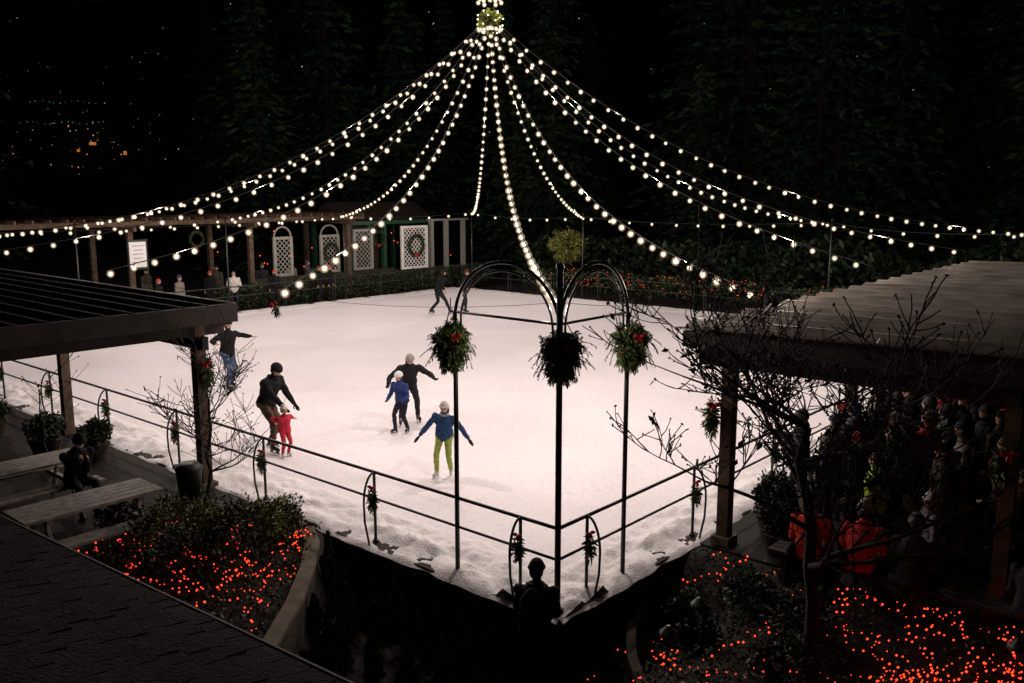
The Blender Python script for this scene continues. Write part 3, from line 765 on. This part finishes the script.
# ------------------------------------------------------------------ people
def ik(a,c,l1,l2,hint):
    d=c-a; L=d.length
    if L>(l1+l2)*.995: c=a+d.normalized()*(l1+l2)*.995; d=c-a; L=d.length
    x=(l1*l1-l2*l2+L*L)/(2*L); h=math.sqrt(max(0,l1*l1-x*x)); u=d.normalized()
    k=hint-u*hint.dot(u); k=k.normalized() if k.length>1e-5 else u.orthogonal().normalized()
    return a+u*x+k*h,c
def cloth(col): 
    return mat('cloth_%d_%d_%d'%tuple(int(k*999) for k in col),col,.85,.22,18,.5,60,spec=.15)
def skinm(col=(.50,.30,.22)): return mat('skin_%d'%int(col[0]*99),col,.55,.06,20)
m_eye=mat('eye_dark',(.015,.012,.01),.3,.1,5); m_blade=mat('skate_blade',(.5,.5,.52),.3,.1,5,metal=1.0)
def person_mesh(nm,sp):
    g=MB(); bones=[]
    lift=.055 if sp.get('skates') else 0
    lean=math.radians(sp.get('lean',3)); side=math.radians(sp.get('side',0)); bulk=sp.get('bulk',1.12)
    hs=sp.get('hs',1.0)
    X=V((1,0,0)); pel=V((sp.get('px',0),sp.get('py',0),sp.get('pz',.93)+lift))
    D=V((math.sin(side),math.sin(lean)*math.cos(side),math.cos(lean)*math.cos(side))).normalized()
    F=(V((0,1,0))-D*V((0,1,0)).dot(D)).normalized(); S=F.cross(D).normalized()
    tor=[(-.14,.165,.125),(-.06,.175,.13),(.02,.172,.128),(.18,.15,.115),(.36,.178,.128),(.45,.175,.112),(.50,.11,.08),(.54,.062,.06)]
    if not sp.get('coat'): tor=tor[1:]
    g.loft([(pel+D*t,S*rx*bulk,F*ry*bulk) for t,rx,ry in tor],18)
    bones.append((pel-D*.02,pel+D*.5,.15,0))
    bones.append((pel-D*.09-S*.06,pel-D*.09+S*.06,.10,0 if sp.get('coat') else 1))
    nk=pel+D*.52
    ha=math.radians(sp.get('htilt',0)); ht=math.radians(sp.get('hturn',0))
    hD=(D*.6+V((0,0,.5))+V((0,math.sin(ha),0))).normalized(); hd=nk+hD*(.17*hs if hs<1.1 else .15*hs)
    hF=(Matrix.Rotation(ht,3,'Z')@V((0,1,0))); hF=(hF+V((0,0,-math.sin(ha)*1.0))); hF=(hF-hD*hF.dot(hD)).normalized(); hS=hF.cross(hD).normalized()
    HM=Matrix((hS,hF,hD)).transposed()
    g.tube([nk-D*.05,hd-hD*.05],[.062,.055],10); bones.append((nk-D*.0,hd-hD*.09,.05,9 if sp.get('scarf') else 2))
    g.ell(hd,(.077*hs,.094*hs,.115*hs),0,HM,14,10); g.ell(hd-hD*.06*hs+hF*.03*hs,(.055*hs,.06*hs,.055*hs),0,HM,12,8)
    g.ell(hd-hD*.012*hs+hF*.098*hs,(.013*hs,.02*hs,.026*hs),0,HM,8,6)
    for sd in(-1,1): g.ell(hd+hS*.078*hs*sd-hF*.005,(.012*hs,.02*hs,.03*hs),0,HM,8,6)
    bones.append((hd-hD*.06*hs,hd+hD*.04*hs,.09*hs,2))
    hands=[]
    for sd,key in((1,'hr'),(-1,'hl')):
        sh=pel+D*.435+S*.185*sd*bulk**.5
        tgt=V(sp.get(key,(sd*.24,.08,.78)))+V((0,0,lift))
        hint=V(sp.get('eh'+key[1],(sd*.5,-1,-.2)))
        el,wr=ik(sh,tgt,.29,.25,hint)
        b=bulk
        g.ell(sh,.072*b,0); g.tube([pel+D*.40+S*.08*sd,sh,sh.lerp(el,.5),el,el.lerp(wr,.35),wr],[.07*b,.068*b,.058*b,.05*b,.048*b,.036*b],12)
        g.ell(el,.05*b,0,nu=10,nv=8)
        bones.append((sh,el,.055*b,0)); bones.append((el,el.lerp(wr,.97),.045*b,0))
        hdv=(wr-el).normalized(); hn=hdv.cross(V((0,1,0)) if abs(hdv.y)<.8 else V((1,0,0))).normalized(); hw=hn.cross(hdv).normalized()
        pm=wr+hdv*.055
        M=Matrix((hw,hn,hdv)).transposed(); g.ell(pm,(.042,.022,.058),0,M,10,8); bones.append((wr+hdv*.012,pm+hdv*.03,.035,4))
        hands.append((pm,hdv,hn,hw,sd))
    feet=[]
    for sd,key in((1,'fr'),(-1,'fl')):
        hp=pel+S*.09*sd-D*.03
        f=V(sp.get(key,(sd*.11,0,0)))+V((0,0,.085+lift))
        fy=math.radians(sp.get('ty'+key[1],sd*-12)); fd=Matrix.Rotation(fy,3,'Z')@V((0,1,0))
        kn,an=ik(hp,f,.43,.425,V((0.12*sd,1,.1)))
        g.tube([hp+EZ*.03,hp.lerp(kn,.45),kn,kn.lerp(an,.35),an],[.098,.088,.066,.064,.05],12); g.ell(kn,.064,0,nu=10,nv=8)
        bones.append((hp,kn,.08,1)); bones.append((kn,kn.lerp(an,.85),.055,1))
        g.ell(an-fd*.01,(.05,.055,.06),0,nu=10,nv=8)
        he=an-fd*.05-EZ*.045; to=an+fd*.17-EZ*.052
        g.tube([he,an+fd*.06-EZ*.03,to],[.042,.048,.032],10); bones.append((he,to,.045,3)); bones.append((an-EZ*.01,an+EZ*(.1 if sp.get('skates') else .03),.05,3))
        feet.append((an,fd))
    me=g.mesh(nm+'_t',[]); ob=bpy.data.objects.new(nm+'_t',me); scene.collection.objects.link(ob)
    md=ob.modifiers.new('r','REMESH'); md.mode='VOXEL'; md.voxel_size=sp.get('vox',.018)
    sm=ob.modifiers.new('s','SMOOTH'); sm.factor=.5; sm.iterations=3
    dg=bpy.context.evaluated_depsgraph_get(); ev=ob.evaluated_get(dg); m2=bpy.data.meshes.new_from_object(ev)
    h=MB(); sdn=U(0,99)
    cos=[]
    for v in m2.vertices:
        p=v.co; best=9;bi=0
        for (a,b,r,mi) in bones:
            ab=b-a; t=max(0,min(1,(p-a).dot(ab)/max(1e-9,ab.length_squared))); dd=(p-(a+ab*t)).length-r
            if dd<best: best=dd; bi=mi
        cos.append(bi)
        amp=.014 if bi in(0,1) else 0
        q=p+v.normal*(amp*(noise.noise(V((p.x*9,p.y*9,p.z*16+sdn)))+.5*noise.noise(V((p.x*22,p.y*22,p.z*30+sdn)))))
        h.v.append(tuple(q))
    for pl in m2.polygons:
        vs=list(pl.vertices); h.f.append(tuple(vs)); ms=[cos[i] for i in vs]; h.m.append(max(set(ms),key=ms.count))
    bpy.data.objects.remove(ob); bpy.data.meshes.remove(me); bpy.data.meshes.remove(m2)
    for (pm,hdv,hn,hw,sd) in hands:
        for k,(o,l) in enumerate(((-.03,.062),(-.010,.074),(.010,.07),(.03,.054))):
            b0=pm+hdv*.045+hw*o; cu=sp.get('curl',.5)
            p1=b0+(hdv+hn*-.15*cu).normalized()*l*.45; p2=p1+(hdv*(1-.4*cu)-hn*.7*cu).normalized()*l*.35; p3=p2+(hdv*(1-.9*cu)-hn*1.0*cu).normalized()*l*.28
            h.tube([b0-hdv*.02,b0,p1,p2,p3],[.0095,.0098,.009,.008,.006],7,4)
        b0=pm-hdv*.015+hw*-.036; p1=b0+(hdv*.6-hw*.9).normalized()*.035; p2=p1+(hdv*.95-hw*.3-hn*.3).normalized()*.032
        h.tube([b0+hw*.015,b0,p1,p2],[.012,.012,.0105,.008],7,4)
        if sp.get('mitt'): h.ell(pm+hdv*.05,(.055,.035,.10),4,Matrix((hw,hn,hdv)).transposed(),10,8)
    for sd in(-1,1):
        h.ell(hd+hS*.031*hs*sd+hF*.086*hs+hD*.012*hs,(.013*hs,.008*hs,.008*hs),7,HM,8,6)
        h.tube([hd+hS*(.018*hs*sd)+hF*.09*hs+hD*.032*hs,hd+hS*(.046*hs*sd)+hF*.08*hs+hD*.03*hs],.004*hs,5,5)
    h.tube([hd-hS*.024*hs+hF*.083*hs-hD*.058*hs,hd+hF*.09*hs-hD*.06*hs,hd+hS*.024*hs+hF*.083*hs-hD*.058*hs],.006*hs,5,8)
    hair=sp.get('hair','short')
    h.ell(hd-hF*.012*hs+hD*.012*hs,(.086*hs,.098*hs,.118*hs),5,HM@Matrix.Rotation(.35,3,'X'),16,8,0,.5)
    h.ell(hd-hF*.03*hs-hD*.01*hs,(.084*hs,.082*hs,.10*hs),5,HM,14,8,0,.85)
    if hair=='long':
        h.loft([(hd-hF*.05*hs-hD*.02*hs,hS*.09*hs,hF*.05*hs),(hd-hF*.06*hs-hD*.12*hs,hS*.085*hs,hF*.04*hs),(hd-hF*.075*hs-hD*.22*hs,hS*.055*hs,hF*.02*hs)],12,5)
    hat=sp.get('hat')
    if hat in('beanie','pom'):
        h.ell(hd+hD*.03*hs-hF*.004,(.092*hs,.107*hs,.112*hs),6,HM@Matrix.Rotation(.12,3,'X'),18,8,0,.5)
        rim=[hd+hD*.03*hs+hS*math.cos(A)*.092*hs+hF*math.sin(A)*.107*hs+hD*math.sin(A)*.012 for A in [2*math.pi*k/18 for k in range(19)]]
        h.tube(rim,.013*hs,6,6)
        if hat=='pom':
            for k in range(40): h.leaf(hd+hD*.155*hs+V((U(-1,1),U(-1,1),U(-1,1)))*.02,.04,6)
            h.ell(hd+hD*.155*hs,.028*hs,6,nu=8,nv=6)
    if hat=='helmet':
        h.ell(hd+hD*.03*hs-hF*.01,(.102*hs,.122*hs,.112*hs),6,HM,18,9,0,.54)
        for sd in(-1,1): h.tube([hd+hS*.095*hs*sd+hD*.02*hs,hd+hS*.05*hs*sd-hD*.11*hs+hF*.03*hs],.005,5,7)
    if hat=='cap':
        h.ell(hd+hD*.035*hs-hF*.004,(.088*hs,.103*hs,.092*hs),6,HM,18,8,0,.5)
        h.loft([(hd+hD*.04*hs+hF*.07*hs,hS*.07*hs,hD*.008),(hd+hD*.03*hs+hF*.16*hs,hS*.05*hs,hD*.006)],12,6)
    if sp.get('hood'):
        h.ell(nk-F*.07+D*.03,(.12,.07,.09),0,None,12,8)
        if sp['hood']==1: h.ell(hd-hF*.012*hs+hD*.01,(.102*hs,.112*hs,.13*hs),0,HM@Matrix.Rotation(.5,3,'X'),16,8,0,.62)
    if sp.get('scarf'):
        ring=[nk+D*.02+S*math.cos(A)*.085+F*math.sin(A)*.08 for A in [2*math.pi*k/14 for k in range(15)]]; h.tube(ring,.03,8,9)
        if sp['scarf']==1: h.tube([nk+F*.1,nk+F*.16-D*.12,nk+F*.16-D*.3],[.035,.04,.035],8,9)
    else:
        ring=[nk+D*.0+S*math.cos(A)*.075*bulk+F*math.sin(A)*.072*bulk for A in [2*math.pi*k/14 for k in range(15)]]; h.tube(ring,.02,8,0)
    h.tube([pel+D*t+F*(ry*bulk+.004) for t,rx,ry in tor[1:-1]],.005,4,7)
    if sp.get('pack'):
        c=pel+D*.3-F*.2; M=Matrix((S,F,D)).transposed(); h.ell(c,(.16,.1,.24),9,M,14,10); h.ell(c-F*.07-D*.06,(.11,.06,.12),9,M,12,8)
        for sd in(-1,1): h.tube([c+S*.1*sd+D*.18,pel+D*.52+S*.11*sd,pel+D*.42+S*.11*sd+F*.14,pel+D*.2+S*.13*sd+F*.12,pel+D*.12+S*.15*sd-F*.08],.016,6,9)
    if sp.get('strap'):
        h.tube([pel+D*.5+S*.1,pel+D*.42+S*.06-F*.165,pel+D*.2-S*.08-F*.16,pel+D*.05-S*.17-F*.10],.018,6,9); h.ell(pel+D*.02-S*.2-F*.08,(.06,.13,.11),9,None,12,8)
    if sp.get('skates'):
        for an,fd in feet:
            c=an-EZ*.115+fd*.045; s2=fd.cross(EZ)
            h.box(c+EZ*0,fd*.145,s2*.0025,EZ*.016,11)
            for o in(-.09,.08): h.box(c+fd*o+EZ*.027,fd*.03,s2*.012,EZ*.012,3)
            for j in range(4): h.tube([an+fd*(.04+.02*j)+EZ*(.035-.012*j)-s2*.022,an+fd*(.04+.02*j)+EZ*(.035-.012*j)+s2*.022],.005,4,10)
    if sp.get('phone'):
        p=(hands[0][0]+hands[1][0])/2+V((0,.03,.04)); h.box(p,X*.035,V((0,.03,.065)),V((0,.004,-.002)),9); h.box(p-V((0,.006,-.003)),X*.031,V((0,.026,.056)),V((0,.001,-.0005)),12)
    s=sp.get('h',1.75)/1.75
    h.v=[(v[0]*s,v[1]*s,v[2]*s) for v in h.v]
    mats=[cloth(sp.get('jacket',(.015,.015,.018))),cloth(sp.get('pants',(.02,.02,.025))),skinm(sp.get('skin',(.50,.30,.22))),mat('boot_'+str(sp.get('boot',0)),(.6,.6,.6) if sp.get('boot') else (.02,.02,.02),.5,.2,10),
          cloth(sp['glove']) if 'glove' in sp else skinm(sp.get('skin',(.50,.30,.22))),mat('hair_'+nm,sp.get('haircol',(.03,.018,.01)),.6,.4,40),cloth(sp.get('hatcol',(.02,.02,.02))),
          m_eye,mat('lips',(.3,.1,.09),.5,.1,5),cloth(sp.get('accent',(.02,.02,.02))),m_paper,m_blade,e_phone]
    return h.mesh(nm,mats,True)
def place(nm,me,x,y,z,yaw):
    o=bpy.data.objects.new(nm,me); scene.collection.objects.link(o); o.location=(x,y,z); o.rotation_euler=(0,0,math.radians(yaw)); return o
BLK=(.009,.009,.011)
def skater(x,y,yaw,**sp):
    sp['skates']=True; place('ice_skater',person_mesh('ice_skater',sp),x,y,.002,yaw)
skater(-7.2,22.4,-125,h=1.78,jacket=BLK,pants=(.09,.13,.22),hat='beanie',hatcol=BLK,hl=(-.62,.15,1.22),hr=(.55,.30,1.20),fr=(.16,.18,0),fl=(-.14,-.12,0),lean=8,pz=.90,accent=(.2,.2,.2),bulk=1.22)
skater(-4.68,16.95,-115,h=1.82,jacket=BLK,pants=(.10,.065,.045),hat='helmet',hatcol=BLK,hl=(-.2,.42,.82),hr=(.16,.46,.84),lean=20,htilt=28,pz=.86,py=-.08,fr=(.17,.18,0),fl=(-.16,-.16,0),glove=BLK,bulk=1.25)
skater(-4.30,16.5,-140,h=.98,hs=1.35,jacket=(.55,.03,.06),pants=(.55,.03,.06),hat='beanie',hatcol=(.7,.66,.62),hl=(-.34,.0,1.25),hr=(.34,.0,1.2),fr=(.13,.05,0),fl=(-.13,-.05,0),pz=.88,bulk=1.3,boot=1)
skater(-2.22,19.0,-165,h=1.70,jacket=(.015,.015,.017),pants=(.02,.02,.025),hair='long',haircol=(.16,.09,.04),hl=(-.50,.34,1.02),hr=(.50,.26,.92),lean=36,py=-.2,pz=.86,htilt=10,fr=(.22,.15,0),fl=(-.2,-.1,0),coat=1,hat='beanie',hatcol=(.3,.28,.26),glove=BLK,bulk=1.22)
skater(-2.30,18.2,150,h=1.30,hs=1.15,jacket=(.03,.05,.17),pants=(.02,.02,.03),hat='helmet',hatcol=(.7,.7,.7),hl=(-.22,.3,.95),hr=(.25,.28,.95),lean=14,py=-.05,pz=.9,fr=(.14,.1,0),fl=(-.14,-.1,0),glove=BLK,bulk=1.25)
skater(-1.2,15.3,168,h=1.38,hs=1.12,jacket=(.03,.075,.18),pants=(.36,.44,.10),hat='beanie',hatcol=(.62,.6,.58),hair='long',haircol=(.22,.13,.06),hl=(-.66,.16,.84),hr=(.54,.22,.86),lean=16,side=-5,py=-.06,pz=.90,fr=(.14,.1,0),fl=(-.14,-.08,0),glove=(.02,.02,.03),accent=(.3,.32,.36),scarf=2,boot=1,bulk=1.25,mitt=1)
skater(-2.88,36.2,-60,h=1.9,jacket=BLK,pants=(.02,.025,.03),hat='beanie',hatcol=BLK,lean=22,py=-.1,pz=.88,fr=(.2,.3,0),fl=(-.15,-.35,.05),hl=(-.35,.3,.95),hr=(.5,-.1,.95))
skater(-2.0,36.9,-110,h=1.75,jacket=BLK,pants=(.02,.02,.03),hat='beanie',hatcol=(.1,.02,.02),lean=14,hl=(-.4,.3,.95),hr=(.4,.1,.9),fr=(.15,.15,0),fl=(-.15,-.15,0))
place('spectator',person_mesh('spectator_white',dict(h=1.65,jacket=(.60,.57,.52),pants=(.02,.02,.03),hair='long',coat=1,bulk=1.2,hl=(-.18,.2,1.1),hr=(.18,.2,1.1))),-11.75,37.9,0,200)
me=person_mesh('seated',dict(h=1.75,jacket=BLK,pants=(.02,.02,.03),hat='beanie',hatcol=BLK,pz=.53,lean=18,htilt=25,hl=(-.06,.34,.86),hr=(.06,.34,.86),fr=(.12,.42,0),fl=(-.12,.40,0),phone=1,curl=.9))
p=P(7.76,-2.35); place('seated_guest',me,p.x,p.y,0,math.degrees(math.atan2(EL.x,-EL.y)))
me=person_mesh('backpacker',dict(h=1.74,jacket=BLK,pants=BLK,hat='beanie',hatcol=BLK,pack=1,hl=(-.12,.3,1.15),hr=(.12,.3,1.15),lean=5,accent=(.012,.012,.015)))
place('spectator',me,.27,9.65,ground_h(.27,9.65)-.01,-12)
DK=(.45,.27,.19)
cv=[dict(jacket=(.02,.02,.025),hat='beanie',hatcol=(.05,.05,.05),hl=(-.2,.22,1.0),hr=(.2,.22,1.0)),
    dict(jacket=(.05,.025,.02),hair='long',h=1.66,coat=1,scarf=1,accent=(.14,.04,.04)),
    dict(jacket=(.02,.03,.07),hat='pom',hatcol=(.3,.26,.24),h=1.7,hl=(-.15,.3,1.25),hr=(.15,.3,1.28),glove=BLK),
    dict(jacket=(.05,.04,.03),h=1.82,hat='cap',hatcol=BLK,pack=1),
    dict(jacket=BLK,h=1.6,hair='long',haircol=(.12,.07,.03),hat='beanie',hatcol=(.45,.05,.04),coat=1),
    dict(jacket=(.06,.06,.07),h=1.75,hood=1,hl=(-.22,.2,.95),hr=(.1,.32,1.35),glove=BLK),
    dict(jacket=(.20,.18,.16),h=1.68,hat='beanie',hatcol=(.05,.06,.10),coat=1),
    dict(jacket=(.32,.03,.03),h=1.7,hair='short',haircol=(.10,.06,.03),hood=2)]
cm2=[person_mesh('crowd_%d'%i,dict(c,vox=.022,skin=DK,pants=(.015,.015,.02))) for i,c in enumerate(cv)]
lime=person_mesh('lime',dict(jacket=(.38,.60,.05),h=1.6,hair='short',bulk=1.25,vox=.022,skin=DK))
sit=dict(pz=.50,lean=12,hl=(-.14,.36,.66),hr=(.14,.36,.66),fr=(.12,.44,0),fl=(-.12,.42,0),vox=.02,bulk=1.12,skin=DK)
redj=person_mesh('redj',dict(sit,jacket=(.48,.035,.02),h=1.68,hair='long',haircol=(.28,.17,.08),strap=1,accent=BLK))
redj2=person_mesh('redj2',dict(sit,jacket=(.50,.035,.03),h=1.76,hat='pom',hatcol=(.42,.40,.38),strap=1,accent=BLK))
dsit=person_mesh('dark_sit',dict(sit,jacket=(.02,.02,.03),h=1.72,hat='beanie',hatcol=(.10,.09,.09)))
kid=person_mesh('kid',dict(jacket=(.14,.14,.15),h=1.3,hs=1.15,hat='pom',hatcol=(.65,.6,.55),vox=.022,skin=DK))
random.seed(17)
faceyaw=math.degrees(math.atan2(-EL.x,EL.y))
placed=[]
for t in range(4000):
    q=R()
    if q<.35: a,b=U(-2.6,-.95),U(4.5,12)
    elif q<.8: a,b=U(-7.4,-1.0),U(3.4,7.5)
    else: a,b=U(-7.6,-.95),U(3.4,13.5)
    if len(placed)>=104: break
    if b<4.6 and a>-1.7: continue
    if any((a-c)**2+(b-d)**2<.44**2 for c,d in placed) or any((a-c)**2+(b-d)**2<.33**2 for c in(-.6,-4.15) for d in(3.15,7.8,12.5)): continue
    if (a+2.5)**2+(b-3.7)**2<.35: continue
    placed.append((a,b)); q=P(a,b)
    place('spectator',random.choice(cm2 if b>4.5 else cm2[:7]),q.x,q.y,0,faceyaw+U(-35,35))
for me,(a,b) in((lime,(-2.5,3.7)),(kid,(-3.3,3.35))):
    q=P(a,b); place('spectator',me,q.x,q.y,0,faceyaw+U(-30,40))
for me,(a,b) in((redj,(-2.1,2.5)),(redj2,(-2.75,2.5)),(dsit,(-3.35,2.5)),(dsit,(-4.6,2.5))):
    q=P(a,b); place('spectator',me,q.x,q.y,-.03,-41+U(-12,14))
for (a,b) in((26.95,9.2),(27.0,10.1),(28.6,12.4),(29.2,17),(28.8,17.6),(29.5,10),(28.9,15.2),(27.1,14.6),(29.3,14.9),(27.0,16.9),(27.0,17.5),(28.9,12.9)):
    q=P(a,b); place('spectator',random.choice(cm2[:7]),q.x,q.y,0,faceyaw+180+U(-40,40))

# ------------------------------------------------------------------ world, added night fill, camera
w=bpy.data.worlds.new("World"); scene.world=w; w.use_nodes=True
nt=w.node_tree; sk=nt.nodes.new('ShaderNodeTexSky'); sk.sky_type='NISHITA'; sk.sun_disc=False
sk.sun_elevation=math.radians(-6); sk.sun_rotation=math.radians(200)
nt.links.new(sk.outputs[0],nt.nodes['Background'].inputs[0]); nt.nodes['Background'].inputs[1].default_value=.01
l=bpy.data.lights.new('night_fill_sun','SUN'); l.energy=.012; l.angle=math.radians(5); l.color=(.7,.8,1)  # added faint cool fill, standing in for town glow
o=bpy.data.objects.new('night_fill_sun',l); o.rotation_euler=(math.radians(35),math.radians(-20),0); scene.collection.objects.link(o)
cd=bpy.data.cameras.new('camera'); cam=bpy.data.objects.new('camera',cd); scene.collection.objects.link(cam)
cam.location=(0,0,5); cam.rotation_euler=(math.radians(90-9.55),0,0); cd.sensor_width=36; cd.lens=31.64; cd.clip_end=1500; cd.clip_start=.05
scene.camera=cam
